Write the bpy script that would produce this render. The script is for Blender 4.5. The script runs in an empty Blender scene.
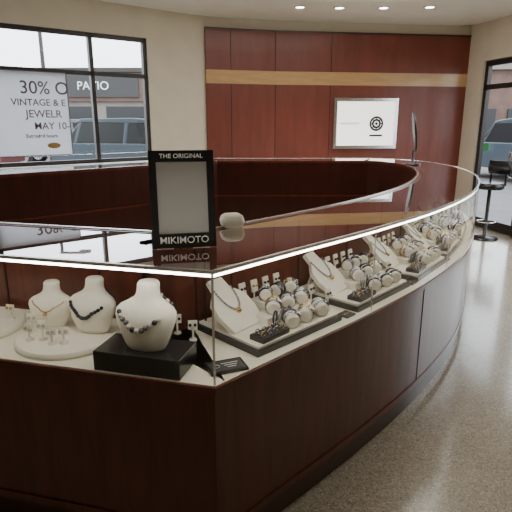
import bpy, math, random
from mathutils import Matrix, Vector
random.seed(4)
S=0.76
H=1.95; TOP=H-.55; DECK=H-1.04
# ---------------------------------------------------------------- materials
def new_mat(name):
    m=bpy.data.materials.new(name); m.use_nodes=True
    return m,m.node_tree.nodes,m.node_tree.links,m.node_tree.nodes['Principled BSDF']
def pbr(name,col,rough=.5,metal=0,coat=0,noise=0,nscale=20,emis=None,es=0):
    m,n,l,b=new_mat(name)
    b.inputs['Base Color'].default_value=(*col,1); b.inputs['Roughness'].default_value=rough
    b.inputs['Metallic'].default_value=metal; b.inputs['Coat Weight'].default_value=coat
    if emis: b.inputs['Emission Color'].default_value=(*emis,1); b.inputs['Emission Strength'].default_value=es
    if noise:
        tc=n.new('ShaderNodeTexCoord'); t=n.new('ShaderNodeTexNoise'); t.inputs['Scale'].default_value=nscale; t.inputs['Detail'].default_value=5
        r=n.new('ShaderNodeValToRGB')
        r.color_ramp.elements[0].color=(*[c*(1-noise) for c in col],1); r.color_ramp.elements[1].color=(*[min(1,c*(1+noise)) for c in col],1)
        r.color_ramp.elements[0].position=.3; r.color_ramp.elements[1].position=.7
        l.new(tc.outputs['Object'],t.inputs['Vector']); l.new(t.outputs['Fac'],r.inputs['Fac']); l.new(r.outputs['Color'],b.inputs['Base Color'])
    return m
def wood(name,c1,c2,sc=(7,7,.8),rough=.28,coat=.25):
    m,n,l,b=new_mat(name)
    tc=n.new('ShaderNodeTexCoord'); mp=n.new('ShaderNodeMapping'); mp.inputs['Scale'].default_value=sc
    t=n.new('ShaderNodeTexNoise'); t.inputs['Scale'].default_value=2.2; t.inputs['Detail'].default_value=8; t.inputs['Roughness'].default_value=.6; t.inputs['Distortion'].default_value=.4
    r=n.new('ShaderNodeValToRGB'); r.color_ramp.elements[0].color=(*c1,1); r.color_ramp.elements[1].color=(*c2,1)
    r.color_ramp.elements[0].position=.3; r.color_ramp.elements[1].position=.7
    l.new(tc.outputs['Object'],mp.inputs['Vector']); l.new(mp.outputs['Vector'],t.inputs['Vector']); l.new(t.outputs['Fac'],r.inputs['Fac']); l.new(r.outputs['Color'],b.inputs['Base Color'])
    b.inputs['Roughness'].default_value=rough; b.inputs['Coat Weight'].default_value=coat; b.inputs['Coat Roughness'].default_value=.1
    return m
def glass(name,f0=.07,f1=.85,tint=(.97,.98,.97)):
    m=bpy.data.materials.new(name); m.use_nodes=True; n=m.node_tree.nodes; l=m.node_tree.links; n.clear()
    o=n.new('ShaderNodeOutputMaterial'); mx=n.new('ShaderNodeMixShader'); tr=n.new('ShaderNodeBsdfTransparent'); g=n.new('ShaderNodeBsdfGlossy')
    tr.inputs['Color'].default_value=(*tint,1); g.inputs['Roughness'].default_value=0.0; g.inputs['Color'].default_value=(1,1,1,1)
    lw=n.new('ShaderNodeLayerWeight'); lw.inputs['Blend'].default_value=.5
    p=n.new('ShaderNodeMath'); p.operation='POWER'; p.inputs[1].default_value=5
    q=n.new('ShaderNodeMath'); q.operation='MULTIPLY_ADD'; q.use_clamp=True; q.inputs[1].default_value=f1; q.inputs[2].default_value=f0
    l.new(lw.outputs['Facing'],p.inputs[0]); l.new(p.outputs[0],q.inputs[0]); l.new(q.outputs[0],mx.inputs['Fac'])
    l.new(tr.outputs[0],mx.inputs[1]); l.new(g.outputs[0],mx.inputs[2]); l.new(mx.outputs[0],o.inputs['Surface'])
    return m
def terrazzo():
    m,n,l,b=new_mat('terrazzo')
    tc=n.new('ShaderNodeTexCoord'); v=n.new('ShaderNodeTexVoronoi'); v.inputs['Scale'].default_value=120
    bw=n.new('ShaderNodeSeparateColor'); r=n.new('ShaderNodeValToRGB'); e=r.color_ramp.elements
    e[0].position=0; e[0].color=(.25,.20,.145,1); e[1].position=1; e[1].color=(.60,.54,.43,1)
    a=e.new(.2); a.color=(.37,.315,.235,1); a=e.new(.75); a.color=(.45,.39,.30,1)
    l.new(tc.outputs['Object'],v.inputs['Vector']); l.new(v.outputs['Color'],bw.inputs['Color']); l.new(bw.outputs['Red'],r.inputs['Fac'])
    t=n.new('ShaderNodeTexNoise'); t.inputs['Scale'].default_value=1.3; t.inputs['Detail'].default_value=3
    mx=n.new('ShaderNodeMix'); mx.data_type='RGBA'; mx.blend_type='MULTIPLY'; mx.inputs['Factor'].default_value=.25
    l.new(tc.outputs['Object'],t.inputs['Vector']); l.new(r.outputs['Color'],mx.inputs['A']); l.new(t.outputs['Fac'],mx.inputs['B']); l.new(mx.outputs['Result'],b.inputs['Base Color'])
    rr=n.new('ShaderNodeMapRange'); rr.inputs['To Min'].default_value=.16; rr.inputs['To Max'].default_value=.28
    l.new(t.outputs['Fac'],rr.inputs['Value']); l.new(rr.outputs[0],b.inputs['Roughness'])
    b.inputs['Coat Weight'].default_value=.6; b.inputs['Coat Roughness'].default_value=.12
    return m
M={}
M['wood']=wood('cherry_wood',(.075,.016,.009),(.155,.036,.017))
M['wallwood']=wood('wall_wood',(.16,.034,.020),(.22,.052,.030),sc=(3,3,.5),rough=.4,coat=.1)
M['wooddark']=wood('dark_wood',(.035,.009,.006),(.06,.015,.009))
M['band']=wood('maple_band',(.50,.30,.13),(.62,.39,.18),sc=(1,1,8))
M['seam']=pbr('seam',(.02,.006,.004),.6)
M['cream']=pbr('cream_fabric',(.80,.75,.60),.8,noise=.05,nscale=120)
M['leather']=pbr('cream_leather',(.84,.79,.66),.55,noise=.03,nscale=60)
M['black']=pbr('black_lacquer',(.012,.012,.012),.25,noise=.1)
M['metal']=pbr('satin_metal',(.85,.85,.84),.25,1,noise=.05)
M['silver']=pbr('silver',(.42,.42,.45),.22,1,noise=.25,nscale=200)
M['chrome']=pbr('chrome_frame',(.8,.8,.8),.2,1,noise=.05)
M['gold']=pbr('gold',(.60,.40,.16),.2,1,noise=.2,nscale=200)
M['darkpearl']=pbr('dark_pearl',(.03,.033,.045),.15,.2,noise=.3)
M['pearl']=pbr('pearl',(.62,.56,.48),.2,noise=.1)
M['greypearl']=pbr('grey_pearl',(.12,.11,.11),.2,noise=.3)
M['led']=pbr('led_strip',(1,1,1),.5,emis=(1,.96,.9),es=14)
M['wall']=pbr('wall_paint',(.70,.63,.50),.7,noise=.04,nscale=3)
M['ceil']=pbr('ceiling_paint',(.86,.84,.76),.8,noise=.03,nscale=3)
M['frame']=pbr('bronze_frame',(.035,.03,.028),.4,.3,noise=.1)
M['glass']=glass('case_front_glass',.05,.9); M['tglass']=glass('case_top_glass',.09,1.8); M['wglass']=glass('window_glass',.05,.7,(.95,.96,.96))
M['floor']=terrazzo()
M['mirror']=pbr('mirror',(.55,.54,.52),.18,.5,noise=.08,nscale=2)
M['white']=pbr('white_print',(.85,.85,.85),.6,noise=.02)
M['sign']=pbr('lit_sign',(.9,.9,.85),.4,noise=.02,emis=(1,.97,.88),es=1.6)
M['dark']=pbr('dark_print',(.03,.03,.03),.5)
M['purple']=pbr('purple_print',(.14,.11,.16),.5)
M['paper']=pbr('window_poster',(.72,.73,.74),.6,noise=.02)
_m=M['paper']; _n=_m.node_tree.nodes; _l=_m.node_tree.links
_t=_n.new('ShaderNodeBsdfTranslucent'); _t.inputs['Color'].default_value=(.78,.79,.82,1); _x=_n.new('ShaderNodeMixShader'); _x.inputs['Fac'].default_value=.6
_l.new(_n['Principled BSDF'].outputs[0],_x.inputs[1]); _l.new(_t.outputs[0],_x.inputs[2]); _l.new(_x.outputs[0],_n['Material Output'].inputs['Surface'])
M['asphalt']=pbr('asphalt',(.13,.13,.13),.9,noise=.15,nscale=4)
M['brick']=pbr('storefront_wall',(.13,.08,.065),.9,noise=.15,nscale=2)
M['stucco']=pbr('stucco',(.24,.21,.19),.9,noise=.1,nscale=2)
M['carblue']=pbr('car_paint_blue',(.03,.045,.06),.35,coat=.2,noise=.03)
M['carsilver']=pbr('car_paint_silver',(.12,.13,.14),.35,coat=.2,noise=.03)
M['carred']=pbr('car_paint_red',(.10,.02,.018),.35,coat=.2,noise=.03)
M['carglass']=pbr('car_glass',(.006,.008,.01),.3,noise=.1)
M['tyre']=pbr('tyre',(.02,.02,.02),.8,noise=.1)
M['lamp']=pbr('downlight_lens',(1,1,1),.5,emis=(1,.93,.8),es=12)
M['green']=pbr('green_sticker',(.1,.45,.2),.5,noise=.05)
# ---------------------------------------------------------------- mesh builder
class MB:
    def __init__(s): s.v=[];s.f=[];s.m=[];s.sm=[];s.mats=[]
    def mi(s,k):
        if k not in s.mats: s.mats.append(k)
        return s.mats.index(k)
    def add(s,vs,fs,k,smooth=False,mx=None):
        o=len(s.v); i=s.mi(k)
        for p in vs:
            p=Vector(p); s.v.append(tuple(mx@p if mx else p))
        for f in fs: s.f.append([o+j for j in f]); s.m.append(i); s.sm.append(smooth)
    def box(s,c,d,k,mx=None,rz=0,rx=0,ry=0):
        x,y,z=d[0]/2,d[1]/2,d[2]/2
        vs=[(-x,-y,-z),(x,-y,-z),(x,y,-z),(-x,y,-z),(-x,-y,z),(x,-y,z),(x,y,z),(-x,y,z)]
        fs=[(0,3,2,1),(4,5,6,7),(0,1,5,4),(1,2,6,5),(2,3,7,6),(3,0,4,7)]
        m=Matrix.Translation(c)@Matrix.Rotation(rz,4,'Z')@Matrix.Rotation(ry,4,'Y')@Matrix.Rotation(rx,4,'X')
        s.add(vs,fs,k,False,(mx@m) if mx else m)
    def lathe(s,prof,k,mx=None,n=20,smooth=True,cap=True):
        vs=[];fs=[]
        for r,z in prof:
            for i in range(n):
                a=2*math.pi*i/n; vs.append((r*math.cos(a),r*math.sin(a),z))
        for j in range(len(prof)-1):
            for i in range(n):
                fs.append((j*n+i,j*n+(i+1)%n,(j+1)*n+(i+1)%n,(j+1)*n+i))
        s.add(vs,fs,k,smooth,mx)
        if cap:
            s.add(vs[:n],[tuple(range(n))[::-1]],k,False,mx); s.add(vs[-n:],[tuple(range(n))],k,False,mx)
    def loft(s,secs,k,mx=None,n=24,p=2.0):
        vs=[];fs=[]
        for z,w,d,yo in secs:
            for i in range(n):
                a=2*math.pi*i/n; ca,sa=math.cos(a),math.sin(a)
                vs.append((w*math.copysign(abs(ca)**(2/p),ca),yo+d*math.copysign(abs(sa)**(2/p),sa),z))
        for j in range(len(secs)-1):
            for i in range(n): fs.append((j*n+i,j*n+(i+1)%n,(j+1)*n+(i+1)%n,(j+1)*n+i))
        fs.append(tuple(range(n))[::-1]); fs.append(tuple(range((len(secs)-1)*n,len(secs)*n)))
        s.add(vs,fs,k,True,mx)
    def sphere(s,c,r,k,mx=None,n=8):
        prof=[(max(1e-4,r*math.sin(math.pi*i/n)),-r*math.cos(math.pi*i/n)) for i in range(n+1)]
        m=Matrix.Translation(c); s.lathe(prof,k,(mx@m) if mx else m,n=10,cap=False)
    def torus(s,R,r,k,mx=None,n=20,q=6,sy=1):
        vs=[];fs=[]
        for i in range(n):
            a=2*math.pi*i/n
            for j in range(q):
                b=2*math.pi*j/q; vs.append(((R+r*math.cos(b))*math.cos(a),(R+r*math.cos(b))*math.sin(a)*sy,r*math.sin(b)))
        for i in range(n):
            for j in range(q): fs.append((i*q+j,((i+1)%n)*q+j,((i+1)%n)*q+(j+1)%q,i*q+(j+1)%q))
        s.add(vs,fs,k,True,mx)
    def prism(s,pts,y0,y1,k,mx=None):
        n=len(pts); vs=[(x,y0,z) for x,z in pts]+[(x,y1,z) for x,z in pts]
        fs=[tuple(range(n)),tuple(range(n,2*n))[::-1]]+[(i,i+n,(i+1)%n+n,(i+1)%n) for i in range(n)]
        s.add(vs,fs,k,False,mx)
    def obj(s,name,loc=(0,0,0),rz=0,rx=0,parent=None,bevel=0):
        me=bpy.data.meshes.new(name); me.from_pydata(s.v,[],s.f)
        for k in s.mats: me.materials.append(M[k])
        for i,p in enumerate(me.polygons): p.material_index=s.m[i]; p.use_smooth=s.sm[i]
        me.update(); o=bpy.data.objects.new(name,me); bpy.context.collection.objects.link(o)
        o.location=loc; o.rotation_euler=(rx,0,rz); o.parent=parent
        if bevel:
            b=o.modifiers.new('bevel','BEVEL'); b.width=bevel; b.segments=2; b.limit_method='ANGLE'
        return o
def empty(name,loc=(0,0,0),rz=0):
    o=bpy.data.objects.new(name,None); bpy.context.collection.objects.link(o); o.location=loc; o.rotation_euler=(0,0,rz); return o
def text(name,body,size,loc,mat,parent,rx=math.pi/2,rz=0,align='CENTER',sx=1,ext=.001,off=0):
    c=bpy.data.curves.new(name,'FONT'); c.body=body; c.size=size; c.align_x=align; c.align_y='CENTER'; c.extrude=ext; c.offset=off
    c.materials.append(M[mat]); o=bpy.data.objects.new(name,c); bpy.context.collection.objects.link(o)
    o.location=loc; o.rotation_euler=(rx,0,rz); o.scale=(sx,1,1); o.parent=parent; return o
# ---------------------------------------------------------------- counter ring
ctrl=[(-.163,1.817),(.20,2.18),(.67,2.65),(1.20,3.25),(1.70,3.95),(2.12,4.75),(2.42,5.6),(2.55,6.4),(2.5,7.1),(2.25,7.7),(1.8,8.0)]
def catmull(P,n=8):
    Q=[tuple(2*a-b for a,b in zip(P[0],P[1]))]+P+[tuple(2*a-b for a,b in zip(P[-1],P[-2]))]; out=[]
    for i in range(1,len(Q)-2):
        for j in range(n):
            t=j/n; p0,p1,p2,p3=Q[i-1],Q[i],Q[i+1],Q[i+2]
            out.append(tuple(.5*((2*p1[k])+(-p0[k]+p2[k])*t+(2*p0[k]-5*p1[k]+4*p2[k]-p3[k])*t*t+(-p0[k]+3*p1[k]-3*p2[k]+p3[k])*t**3) for k in range(2)))
    return out+[P[-1]]
curve=catmull(ctrl)
path=curve+[(-.8,8.0),(-4.2,4.9),(-4.0,2.784)]
def offs(P,d):
    n=len(P); out=[]
    for i in range(n):
        a=Vector(P[i-1]);b=Vector(P[i]);c=Vector(P[(i+1)%n])
        d1=(b-a).normalized(); d2=(c-b).normalized(); n1=Vector((-d1.y,d1.x)); n2=Vector((-d2.y,d2.x))
        m=(n1+n2).normalized(); out.append(tuple(b+m*(d/max(.4,m.dot(n1)))))
    return out
def ring(mb,da,db,z0,z1,k):
    A=offs(path,da);B=offs(path,db);n=len(A)
    vs=[(*p,z0) for p in A]+[(*p,z1) for p in A]+[(*p,z0) for p in B]+[(*p,z1) for p in B]; fs=[]
    for i in range(n):
        j=(i+1)%n
        fs+=[(i,j,n+j,n+i),(2*n+j,2*n+i,3*n+i,3*n+j),(n+i,n+j,3*n+j,3*n+i),(j,i,2*n+i,2*n+j)]
    mb.add(vs,fs,k)
def sheet_v(mb,d,z0,z1,k):
    A=offs(path,d);n=len(A); mb.add([(*p,z0) for p in A]+[(*p,z1) for p in A],[(i,(i+1)%n,n+(i+1)%n,n+i) for i in range(n)],k)
def sheet_h(mb,da,db,z,k):
    A=offs(path,da);B=offs(path,db);n=len(A); mb.add([(*p,z) for p in A]+[(*p,z) for p in B],[(i,(i+1)%n,n+(i+1)%n,n+i) for i in range(n)],k)
PER=sum((Vector(path[(i+1)%len(path)])-Vector(path[i])).length for i in range(len(path)))
def at(s,inset=0):
    n=len(path); L=0; s=s%PER
    for i in range(n):
        a=Vector(path[i]);b=Vector(path[(i+1)%n]); l=(b-a).length
        if L+l>=s or i==n-1:
            d=(b-a).normalized(); p=a+d*(s-L)+Vector((-d.y,d.x))*inset
            return p,math.atan2(d.y,d.x)
        L+=l
dc=empty('jewelry_display_counter')
W=.6
mb=MB(); ring(mb,.02,W,.14,DECK-.03,'wood')
for s in [1.9,3.9,5.9]:
    p,a=at(s,.019); mb.box((p.x,p.y,(DECK+.11)/2),(.005,.005,DECK-.17),'seam',rz=a)
ring(mb,W,W+.006,.14,DECK-.03,'wooddark')
mb.obj('base_cabinet',parent=dc)
mb=MB(); ring(mb,.035,W-.03,0,.14,'wooddark'); ring(mb,.012,.03,.14,.18,'wood'); mb.obj('plinth',parent=dc)
mb=MB(); ring(mb,0,W+.01,DECK-.03,DECK-.005,'wood'); mb.obj('deck_edge',parent=dc)
mb=MB(); ring(mb,.012,W-.03,DECK-.005,DECK,'cream'); mb.obj('deck',parent=dc)
mb=MB(); ring(mb,W-.03,W,DECK,TOP-.03,'wood'); ring(mb,W,W+.004,DECK,TOP-.03,'wooddark')
for i in range(1,36):
    p,a=at(i*.6,W-.032); mb.box((p.x,p.y,(DECK+TOP)/2-.01),(.01,.006,TOP-DECK-.05),'seam',rz=a)
mb.obj('back_doors',parent=dc)
mb=MB(); sheet_v(mb,.004,DECK,TOP-.012,'glass'); mb.obj('front_glass',parent=dc)
mb=MB(); sheet_h(mb,.004,W-.02,TOP,'tglass'); mb.obj('top_glass',parent=dc)
mb=MB(); ring(mb,0,.014,TOP-.010,TOP+.004,'metal'); ring(mb,W-.04,W+.01,TOP-.03,TOP+.003,'wood')
ring(mb,W-.012,W+.012,TOP+.003,TOP+.007,'metal')
for s in [0.0001]+[1.15*i for i in range(1,8)]:
    p,a=at(s,.006); mb.box((p.x,p.y,(DECK+TOP)/2),(.007 if s<.1 else .003,.007,TOP-DECK-.02),'metal',rz=a)
mb.obj('metal_frame',parent=dc)
mb=MB(); ring(mb,.006,.028,TOP-.024,TOP-.011,'led'); ring(mb,.0145,.026,TOP-.011,TOP-.002,'led'); mb.obj('led_strip',parent=dc)
# ---------------------------------------------------------------- jewelry
BS=[(0,.080,.050,.0),(.02,.092,.055,0),(.06,.108,.062,0),(.10,.122,.066,.002),(.130,.131,.062,.006),(.150,.129,.056,.012),(.166,.114,.051,.018),(.180,.086,.046,.024),(.193,.062,.043,.029),(.208,.050,.040,.034),(.230,.046,.039,.038),(.250,.046,.039,.042),(.260,.038,.033,.043),(.263,.012,.012,.043)]
def sec(z):
    for a,b in zip(BS,BS[1:]):
        if a[0]<=z<=b[0]:
            t=(z-a[0])/(b[0]-a[0]); return [a[k]+(b[k]-a[k])*t for k in (1,2,3)]
    return BS[-1][1:]
def bust(name,loc,rz,sc,beads,r,drop,pend=False):
    e=MB(); m=Matrix.Scale(sc,4); e.loft(BS,'leather',m,n=36)
    last=None; k=0
    for i in range(721):
        a=2*math.pi*i/720; f=(1+math.cos(a))/2; z=.216-drop*f**.9
        w,d,yo=sec(z); x=min(w*.97,.052+.045*math.sin(min(1,f*1.25)*math.pi))*math.sin(a)
        yy=d*math.sqrt(max(0,1-(x/w)**2))+r*.5; y=yo-yy if math.cos(a)>0 else yo+yy
        p=Vector((x,y,z))
        if last is None or (p-last).length>r*1.9:
            e.sphere(p,r*(.85+.25*f),beads[k%len(beads)],m,6); last=p; k+=1
    if pend:
        z=.216-drop-.012; w,d,yo=sec(z); e.sphere((0,yo-d-.006,z),.011,'gold',m,6)
    return e.obj(name,loc,rz)
la=math.atan2(-.245,.97)
def platform(loc,rz):
    e=MB(); e.lathe([(.235,0),(.25,.004),(.25,.018),(.24,.028)],'leather',n=48)
    return e.obj('round_display_platform',loc,rz)
def estand(mb,x,y,z,h=.07,k='pearl'):
    mb.lathe([(.02,0),(.02,.006),(.005,.012),(.005,h*.6)],'leather',Matrix.Translation((x,y,z)),n=10)
    mb.box((x,y,z+h*.8),(.045,.008,h*.45),'leather',rx=-.2)
    for sx in(-.012,.012): mb.sphere((x+sx,y-.009,z+h*.82),.008,k,None,5)
pc=(-.93,2.30)
platform((pc[0],pc[1],DECK),la); platform((-1.47,2.43,DECK),la)
pz=DECK+.028
bust('pendant_necklace_bust',(pc[0]-.12,pc[1]+.10,pz),la+.15,.88,['gold'],.0035,.11,pend=True)
bust('dark_pearl_necklace_bust',(pc[0]+.11,pc[1]+.04,pz),la-.1,1.02,['darkpearl'],.0095,.13)
bx=MB(); bx.box((0,0,.045),(.40,.20,.09),'black'); bx.obj('black_riser_box',(-.485,2.017,DECK),la,bevel=.003)
bust('pearl_necklace_bust',(-.48,2.02,DECK+.09),la-.05,1.10,['pearl','greypearl','greypearl','pearl','darkpearl'],.0105,.125)
for i,(x,y) in enumerate([(-.13,-.12),(-.07,-.10),(.0,-.13),(-.18,-.03),(.05,-.11)]):
    e=MB(); estand(e,0,0,0,.095 if i%2 else .08); c,s_=math.cos(la),math.sin(la)
    e.obj('earring_stand',(pc[0]+x*c-y*s_,pc[1]+x*s_+y*c,pz),la+.1*i)
for x,y in [(-1.34,2.38),(-1.30,2.48)]:
    e=MB(); estand(e,0,0,0,.08,'gold'); e.obj('earring_stand',(x,y,pz),la)
for x,y in [(-.31,2.28),(-.40,2.36)]:
    e=MB(); estand(e,0,0,0,.10,'darkpearl'); e.obj('earring_stand',(x,y,DECK),la+.3)
e=MB(); e.box((0,0,.006),(.17,.11,.012),'black'); e.box((0,0,.0125),(.15,.09,.001),'dark'); e.torus(.014,.0015,'white',Matrix.Translation((-.045,0,.0135)))
for i in range(3): e.box((.02,.018-.018*i,.0135),(.08-.02*i,.004,.001),'white')
e.obj('logo_card',(-.13,1.99,DECK),math.radians(22))
def roll(mb,x,y,z,rz,ln=.09,r=.03,ks=('silver','silver')):
    m=Matrix.Translation((x,y,z+r))@Matrix.Rotation(rz,4,'Z')@Matrix.Rotation(math.pi/2,4,'Y')
    mb.lathe([(r*.7,-ln/2),(r,-ln/2+.006),(r,ln/2-.006),(r*.7,ln/2)],'leather',m,n=18)
    for i,k in enumerate(ks):
        o=(i-(len(ks)-1)/2)*ln*.85/len(ks)
        mb.lathe([(r+.001,-.011),(r+.005,-.009),(r+.005,.009),(r+.001,.011)],k,m@Matrix.Translation((0,0,o)),n=18,cap=False)
        for q in (-.004,.004): mb.torus(r+.0045,.003,k,m@Matrix.Translation((0,0,o+q)),n=16,q=5)
        if i%2==0:
            w=Matrix.Translation((x,y,z+r))@Matrix.Rotation(rz,4,'Z')@Matrix.Translation((o,0,0))@Matrix.Rotation(.75,4,'X')@Matrix.Translation((0,0,r+.003))
            mb.lathe([(.021,0),(.022,.006),(.018,.010)],'silver' if k!='gold' else 'gold',w,n=14); mb.lathe([(.0155,.0101),(.0155,.0112)],random.choice(['dark','white','dark']),w,n=14)
def necklace_slab(mb,x,y,z,sc=1,rz=0,k='silver'):
    m=Matrix.Translation((x,y,z))@Matrix.Rotation(rz,4,'Z')@Matrix.Scale(sc,4)
    t=m@Matrix.Rotation(-math.radians(50),4,'X')
    pts=[(-.095,0),(.095,0),(.115,.09),(.105,.155),(.075,.185),(.05,.205),(.042,.265),(-.042,.265),(-.05,.205),(-.075,.185),(-.105,.155),(-.115,.09)]
    mb.prism(pts,-.008,.014,'leather',t)
    mb.box((0,.17,.06),(.03,.01,.13),'leather',m,rx=.35)
    for i in range(26):
        a=math.pi*i/25; mb.sphere((.052*math.cos(a),-.011,.205-.11*math.sin(a)),.006,k,t,5)
    mb.sphere((0,-.014,.085),.013,'gold',t,6)
def tray(seed):
    random.seed(seed); e=MB()
    e.box((0,0,.014),(.64,.47,.028),'black'); e.box((0,0,.034),(.60,.44,.012),'leather')
    z=.04
    necklace_slab(e,-.17,-.02,z,1.18,.12,random.choice(['silver','gold','darkpearl']))
    e.prism([(-.19,0),(.19,0),(.19,.035),(-.19,.035)],-.12,-.02,'leather',Matrix.Translation((.10,.05,z)))
    e.prism([(-.15,0),(.15,0),(.15,.075),(-.15,.075)],0,.10,'leather',Matrix.Translation((.14,.03,z)))
    S3=[('silver','darkpearl'),('silver','silver'),('darkpearl','silver'),('silver','gold'),('darkpearl','darkpearl')]
    for i in range(3): roll(e,-.0+.115*i,-.15,z,random.uniform(-.35,.35)+.9,.105,.038,random.choice(S3))
    for i in range(3): roll(e,.005+.11*i,-.02,z+.035,random.uniform(-.3,.3)+.8,.095,.036,random.choice(S3))
    for i in range(3): roll(e,.04+.10*i,.075,z+.075,random.uniform(-.3,.3)+.6,.085,.032,random.choice(S3))
    e.box((-.17,-.165,z+.012),(.19,.09,.024),'black',rz=.05)
    for i in range(4):
        for j in range(2): e.torus(.014,.0035,'silver' if (i+j)%3 else 'gold',Matrix.Translation((-.235+.043*i,-.185+.04*j,z+.034))@Matrix.Rotation(math.pi/2,4,'X'),n=12,q=5)
    for i in range(4): estand(e,-.03+.09*i,.18,z,.15,random.choice(['darkpearl','gold','darkpearl']))
    for i in range(4):
        e.torus(.034,.005,random.choice(['silver','darkpearl','darkpearl']),Matrix.Translation((-.05+.035*i,-.085,z+.037))@Matrix.Rotation(math.pi/2,4,'X')@Matrix.Rotation(.5,4,'Y'),n=18)
    return e.obj('jewelry_display_tray')
protos=[tray(i) for i in (1,2,3)]
sp=[.63,1.43,2.2]+[2.92+.655*i for i in range(8)]
for i,s in enumerate(sp):
    p,a=at(s,.30)
    if i<3: o=protos[i]
    else:
        o=bpy.data.objects.new('jewelry_display_tray',protos[i%3].data); bpy.context.collection.objects.link(o)
    o.location=(p.x,p.y,DECK); o.rotation_euler=(0,0,a)
    if i>=3: o.scale=(.93,.93,1)
for s,ins in [(1.03,.22),(1.03,.34),(1.03,.46),(1.815,.25),(1.815,.42),(2.56,.30)]:
    p,a=at(s,ins); e=MB(); estand(e,0,0,0,.12,'darkpearl'); e.obj('earring_stand',(p.x,p.y,DECK),a)
for s in (1.03,1.815,2.56):
    p,a=at(s,.09); e=MB(); e.box((0,0,.005),(.08,.07,.01),'black'); e.box((0,0,.0105),(.055,.015,.001),'gold'); e.obj('price_card',(p.x,p.y,DECK),a)
# --- counter-top things
sg=empty('countertop_display_mirror',(-.32,2.185,TOP+.004),math.radians(11))
e=MB(); w,h=.285,.43
tl=Matrix.Rotation(-math.radians(9),4,'X')
e.box((-w/2+.016,0,h/2),(.032,.014,h),'black',tl); e.box((w/2-.016,0,h/2),(.032,.014,h),'black',tl)
e.box((0,0,h-.025),(w-.064,.014,.05),'black',tl); e.box((0,0,.032),(w-.064,.014,.064),'black',tl)
e.box((0,.002,h/2),(w-.06,.006,h-.1),'mirror',tl)
e.box((0,.105,.125),(.09,.006,.26),'black',rx=.33)
e.obj('frame',parent=sg)
for b,sz,z in (("THE ORIGINAL",.027,h-.025),("MIKIMOTO",.042,.034)):
    t=text('lettering',b,sz,(0,0,0),'white',sg,sx=1.05,off=.0002 if sz<.03 else .0003)
    t.location=tl@Vector((0,-.0085,z)); t.rotation_euler=(math.pi/2-math.radians(9),0,0)
e=MB(); e.loft([(0,.05,.045,0),(.014,.060,.053,0),(.035,.064,.056,0),(.06,.056,.048,0),(.07,.04,.035,0)],'leather',n=28,p=4)
e.obj('watch_pillow',(-.13,2.66,TOP+.003),.3)
e=MB(); e.lathe([(.11,0),(.11,.012),(.02,.02),(.012,.18)],'black',n=24)
m=Matrix.Translation((0,0,.42))@Matrix.Rotation(math.radians(82),4,'Y')
e.lathe([(.25,-.012),(.26,0),(.25,.012)],'frame',m@Matrix.Diagonal((1,.7,1,1)),n=32); e.lathe([(.235,.0121),(.235,.014)],'mirror',m@Matrix.Diagonal((1,.7,1,1)),n=32)
e.obj('vanity_mirror',(2.08,6.75,TOP+.004),math.radians(-12))
# ---------------------------------------------------------------- room
CZ=H+1.9; SZ=H+1.75
def wall(name,p0,p1,z1,ops=(),k='wall',th=.16):
    L=(Vector(p1)-Vector(p0)).length; a=math.atan2(p1[1]-p0[1],p1[0]-p0[0]); e=MB(); s=0
    for (s0,s1,za,zb) in sorted(ops):
        if s0>s: e.box(((s+s0)/2,th/2,z1/2),(s0-s,th,z1),k)
        if za>0: e.box(((s0+s1)/2,th/2,za/2),(s1-s0,th,za),k)
        e.box(((s0+s1)/2,th/2,(zb+z1)/2),(s1-s0,th,z1-zb),k); s=s1
    if s<L: e.box(((s+L)/2,th/2,z1/2),(L-s,th,z1),k)
    return e.obj(name,(*p0,0),a),a,L
A=(-6,5.303);B=(-.89,9.34);C=(.34,9.7);D=(4.06,10.25);dr=Vector((.236,-.972)).normalized(); E=tuple(Vector(D)+dr*6.0)
Fp=(E[0],-2.5); G=(-6,-2.5)
WZ0=H-.63; WZ1=H+1.30; DZ=H+1.08
_,aL,LL=wall('wall_left',A,B,CZ,[(.5,5.41,WZ0,WZ1)])
_,aB1,L1=wall('wall_back_side',B,C,CZ); _,aB2,L2=wall('wall_back',C,D,CZ)
_,aR,LR=wall('wall_right',D,E,CZ,[(.5,1.75,0,DZ),(2.0,5.2,.3,DZ)])
wall('wall_right_near',E,Fp,CZ); wall('wall_front',Fp,G,CZ); wall('wall_side',G,A,CZ)
def clad(name,p0,a,L,x0,seams):
    e=MB(); T=.05
    e.box(((x0+L)/2,-T/2,.06),(L-x0,T,.12),'wooddark')
    e.box(((x0+L)/2,-T/2,(.12+H+.66)/2),(L-x0,T,H+.54),'wallwood')
    e.box(((x0+L)/2,-T/2-.004,H+.775),(L-x0,T+.008,.23),'band')
    e.box(((x0+L)/2,-T/2,(H+.89+H+1.55)/2),(L-x0,T,.66),'wallwood')
    e.box(((x0+L)/2,-T/2-.006,H+1.565),(L-x0,T+.012,.03),'wooddark')
    for s in seams:
        e.box((s,-T-.001,(.12+H+.66)/2),(.012,.004,H+.54),'seam'); e.box((s,-T-.001,H+1.22),(.012,.004,.66),'seam')
    return e.obj(name,(*p0,0),a)
clad('wood_wall_panelling',B,aB1,L1+.02,0,[.45,L1]); clad('wood_wall_panelling',C,aB2,L2,0,[1.05])
def window(name,p0,a,s0,s1,z0,z1,vs,hs,fw=.06,y=.08):
    e=MB()
    for s in [s0+fw/2,s1-fw/2]+list(vs): e.box((s,y,(z0+z1)/2),(fw,.08,z1-z0),'frame')
    for z in [z0+fw/2,z1-fw/2]+list(hs): e.box(((s0+s1)/2,y-.001,z),(s1-s0,.078,fw),'frame')
    e.add([(s0,y,z0),(s1,y,z0),(s1,y,z1),(s0,y,z1)],[(0,1,2,3)],'wglass')
    return e.obj(name,(*p0,0),a)
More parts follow.
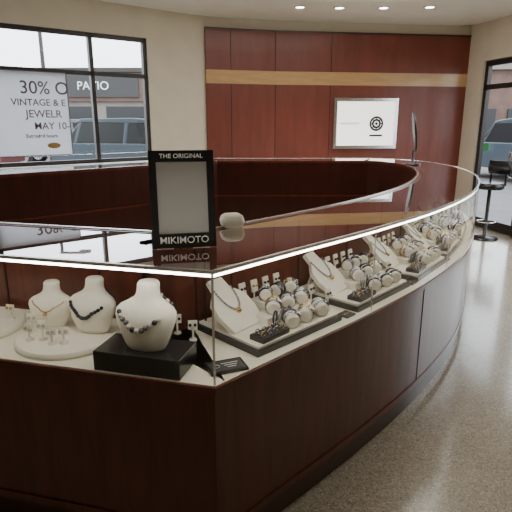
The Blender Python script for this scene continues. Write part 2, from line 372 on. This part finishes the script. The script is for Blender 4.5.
window('window_1',A,aL,.5,5.41,WZ0,WZ1,[1.4,2.9,4.49],[H+.72])
e=MB(); e.box((2.95,-.05,WZ0-.02),(5.1,.14,.04),'white'); e.obj('trim_1',(*A,0),aL)
window('window_2',D,aR,2.0,5.2,.3,DZ,[3.6],[2.4])
window('door_1',D,aR,.51,1.74,0.005,DZ-.01,[],[.14,H+.62],fw=.085)
e=MB(); e.box((1.5,-.03,1.2),(.03,.03,.5),'metal'); e.box((1.5,.01,1.0),(.03,.08,.03),'metal'); e.box((1.5,.01,1.4),(.03,.08,.03),'metal'); e.obj('door_handle',(*D,0),aR)
e=MB(); e.box((.78,.03,1.50),(.16,.004,.14),'green'); e.obj('door_sticker',(*D,0),aR)
ps=empty('window_sale_poster',(*A,0),aL)
pzc=H+.11
e=MB(); e.box((3.32,.02,pzc),(1.5,.006,1.18),'paper')
for z in (-.59,.59): e.box((3.32,.018,pzc+z),(1.5,.012,.012),'purple')
for x in (2.57,4.07): e.box((x,.018,pzc),(.012,.012,1.18),'purple')
e.lathe([(.06,0),(.06,.004)],'gold',Matrix.Translation((3.8,.012,H-.34))@Matrix.Rotation(math.pi/2,4,'X')@Matrix.Diagonal((1.6,.7,1,1)),n=24)
e.obj('sheet',parent=ps)
for b,sz,x,z in (("30% O",.25,3.40,H+.47),("VINTAGE & E",.13,3.27,H+.27),("JEWELR",.15,3.45,H+.11),("MAY 10-",.14,3.55,H-.06),("Extended hours",.07,3.42,H-.20)):
    text('lettering',b,sz,(x,.014,z),'purple',ps,align='LEFT',off=.002)
e=MB(); e.box((LL/2,-.01,.06),(LL,.02,.12),'wooddark'); e.obj('baseboard_left',(*A,0),aL)
e=MB(); e.box((.25,-.01,.06),(.5,.02,.12),'wooddark'); e.box((1.875,-.01,.06),(.25,.02,.12),'wooddark'); e.obj('baseboard_right',(*D,0),aR)
si=empty('illuminated_wall_sign',(*C,0),aB2)
mx=1.75
e=MB(); zc=H-.03; w,h=1.26,.93
for x in (-w/2+.03,w/2-.03): e.box((mx+x,-.085,zc),(.06,.07,h),'chrome')
for z in (-h/2+.03,h/2-.03): e.box((mx,-.085,zc+z),(w-.12,.07,.06),'chrome')
e.box((mx,-.075,zc),(w-.12,.04,h-.12),'sign')
R=Matrix.Translation((mx+.22,-.096,zc))@Matrix.Rotation(math.pi/2,4,'X')
e.torus(.12,.02,'dark',R,n=28); e.torus(.07,.022,'dark',R,n=20); e.lathe([(.03,0),(.03,.004)],'dark',R,n=12)
for i in range(8): e.box((.095*math.cos(i*math.pi/4),.095*math.sin(i*math.pi/4),0),(.06,.018,.004),'dark',R,rz=i*math.pi/4)
e.box((mx+.22,-.097,zc-.22),(.26,.002,.035),'dark')
e.obj('lightbox',parent=si)
text('lettering','FINE JEWELRY',.06,(mx-.3,-.097,zc),'dark',si)
room=[A,B,C,D,E,Fp,G]
def poly(name,pts,z0,z1,k):
    n=len(pts); e=MB(); e.add([(*p,z0) for p in pts]+[(*p,z1) for p in pts],[tuple(range(n)),tuple(range(n,2*n))[::-1]]+[(i,(i+1)%n,(i+1)%n+n,i+n) for i in range(n)],k); return e.obj(name)
ctr=Vector((0,3.5))
big=[tuple(Vector(p)+(Vector(p)-ctr).normalized()*.25) for p in room]
poly('floor',big,-.1,0,'floor'); poly('ceiling',big,CZ,CZ+.1,'ceil')
wl=[A,B,C,D,E]; inn=catmull([(-5.2,3.8),(-3.0,6.2),(-1.2,7.7),(.5,8.15),(2.2,8.2),(3.3,7.8),(4.1,6.6),(4.6,4.4)],6)
def resample(P,n):
    Ls=[0]
    for a,b in zip(P,P[1:]): Ls.append(Ls[-1]+(Vector(b)-Vector(a)).length)
    out=[]
    for i in range(n):
        s=Ls[-1]*i/(n-1)
        for j in range(len(P)-1):
            if s<=Ls[j+1]+1e-6:
                t=(s-Ls[j])/(Ls[j+1]-Ls[j]); out.append(tuple(Vector(P[j]).lerp(Vector(P[j+1]),t))); break
    return out
n=len(inn); wr=resample(wl,n); e=MB()
e.add([(*p,SZ) for p in inn]+[(*p,SZ) for p in wr]+[(*p,CZ) for p in inn],[(i,i+1,n+i+1,n+i) for i in range(n-1)]+[(i,i+1,2*n+i+1,2*n+i) for i in range(n-1)],'ceil')
e.obj('ceiling_soffit')
LP=[(.69,8.6,SZ),(1.32,8.65,SZ),(2.02,8.65,SZ),(2.73,8.6,SZ)]+[(x,y,CZ) for x,y in [(-.2,5.5),(1.2,5.5),(2.9,6.2),(3.0,3.5),(1.6,3.2),(-1.5,4.5),(-.8,2.2),(-3,5)]]
for x,y,zz in LP:
    e=MB(); e.lathe([(.07,0),(.095,0),(.095,.012),(.07,.012)],'white',n=24,cap=False); e.lathe([(.07,.004),(.07,.010)],'lamp',n=24)
    e.obj('recessed_downlight',(x,y,zz-.0125))
    l=bpy.data.lights.new('downlight','SPOT'); l.energy=36; l.spot_size=math.radians(85); l.spot_blend=.8; l.shadow_soft_size=.05; l.color=(1,.94,.85)
    o=bpy.data.objects.new('downlight_spot',l); bpy.context.collection.objects.link(o); o.location=(x,y,zz-.03)
e=MB(); e.lathe([(.22,0),(.22,.02),(.05,.04),(.03,.05),(.03,.86)],'black',n=28); e.lathe([(.2,.86),(.22,.88),(.22,.93),(.19,.96)],'black',n=28)
e.torus(.15,.01,'chrome',Matrix.Translation((0,0,.3)),n=24)
for x in(-.14,.14): e.box((x,.19,1.08),(.025,.02,.34),'black')
e.loft([(1.10,.2,.02,.2),(1.18,.22,.025,.2),(1.32,.2,.02,.2)],'black',n=20,p=4)
e.obj('bar_stool',(3.95,8.45,0),math.radians(-60))
# ---------------------------------------------------------------- outside
e=MB(); e.box((0,20,-.2),(120,90,.1),'asphalt'); e.obj('ground_outside')
def car(name,loc,rz,paint):
    e=MB(); u=1.3
    pts=[(-2.3,.35),(2.25,.35),(2.3,.7),(2.15,.95),(1.2,1.05),(-2.1,1.1),(-2.3,.9)]
    e.prism([(x*u,z*u) for x,z in pts],-.9*u,.9*u,paint)
    cab=[(-2.0,1.08),(1.2,1.04),(.5,1.6),(-.2,1.68),(-1.5,1.66)]
    e.prism([(x*u,z*u) for x,z in cab],-.8*u,.8*u,'carglass')
    e.prism([(x*u,z*u) for x,z in [(.55,1.57),(.4,1.66),(-.2,1.72),(-1.5,1.70),(-1.65,1.6)]],-.82*u,.82*u,paint)
    for a,b in ((-1.75,-1.55),(-.5,1-1.4),(.85,.4)):
        e.prism([(a*u,1.06*u),((a+.1)*u,1.06*u),((b+.1)*u,1.64*u),(b*u,1.64*u)],-.815*u,.815*u,paint)
    for x in(-1.4,1.45):
        for y in(-.82,.82):
            m=Matrix.Translation((x*u,y*u,.34*u))@Matrix.Rotation(math.pi/2,4,'X'); e.lathe([(.25*u,-.12*u),(.34*u,-.1*u),(.34*u,.1*u),(.25*u,.12*u)],'tyre',m,n=24); e.lathe([(.2*u,-.13*u),(.2*u,.13*u)],'chrome',m,n=16)
    e.box((2.28*u,.6*u,.75*u),(.06,.4,.15),'white'); e.box((2.28*u,-.6*u,.75*u),(.06,.4,.15),'white')
    return e.obj(name,loc,rz,bevel=.04)
car('car',(-4.0,18.5,-.15),math.radians(6),'carblue'); car('car',(-13,21,-.15),math.radians(3),'carred'); car('car',(-9.5,26,-.15),math.radians(185),'carsilver')
car('car',(9.9,18.5,-.15),math.radians(100),'carblue'); car('car',(13,20,-.15),math.radians(95),'carsilver'); car('car',(10.5,6.5,-.15),math.radians(95),'carblue')
bd=empty('storefront_building',(-10,33,-.15))
e=MB(); e.box((0,4,2.4),(26,8,5.4),'stucco'); e.box((0,-.1,4.2),(26,.3,1.7),'brick'); e.box((0,-.15,5.2),(26.3,.5,.25),'frame')
for i in range(8): e.box((-11+3.2*i,-.05,1.6),(2.5,.2,2.9),'carglass')
e.box((.2,-.3,4.25),(5,.12,1.3),'dark'); e.obj('facade',parent=bd); text('lettering','PATIO',.7,(-.1,-.38,4.25),'white',bd,ext=.02)
e=MB(); e.box((0,4,3),(30,8,6),'brick'); e.box((0,-.1,5.8),(30.3,.5,.4),'stucco')
for i in range(9): e.box((-12.5+3.1*i,-.05,1.7),(2.3,.2,2.6),'carglass')
e.obj('brick_building',(22,36,-.15),math.radians(-8))
e=MB(); e.lathe([(.12,0),(.07,7)],'frame',n=12); e.box((.5,0,7),(1.2,.1,.1),'frame'); e.box((1.1,0,6.93),(.5,.25,.12),'frame'); e.obj('street_lamp',(-9.2,23,-.15))
# ---------------------------------------------------------------- light
w=bpy.data.worlds.new('World'); bpy.context.scene.world=w; w.use_nodes=True
bg=w.node_tree.nodes['Background']; bg.inputs['Color'].default_value=(.88,.94,1,1); bg.inputs['Strength'].default_value=5.5
def area(name,loc,sx,sy,en,col=(1,.95,.88)):
    l=bpy.data.lights.new(name,'AREA'); l.shape='RECTANGLE'; l.size=sx; l.size_y=sy; l.energy=en; l.color=col
    o=bpy.data.objects.new(name,l); bpy.context.collection.objects.link(o); o.location=loc
area('ceiling_fill_light',(1.2,6.4,CZ-.03),3,2.2,55)  # added soft fill for the room, not an actual ceiling fixture
cd=bpy.data.cameras.new('camera'); cam=bpy.data.objects.new('camera',cd); bpy.context.collection.objects.link(cam)
cd.sensor_width=36; cd.lens=36*500/512; cam.location=(0,0,H); cam.rotation_euler=(math.radians(75),0,0); cd.clip_end=500
bpy.context.scene.camera=cam
bpy.context.view_layer.update()
for o in bpy.data.objects:
    if o.parent is None:
        o.location=o.location*S
        if o.type!='CAMERA': o.scale=o.scale*S
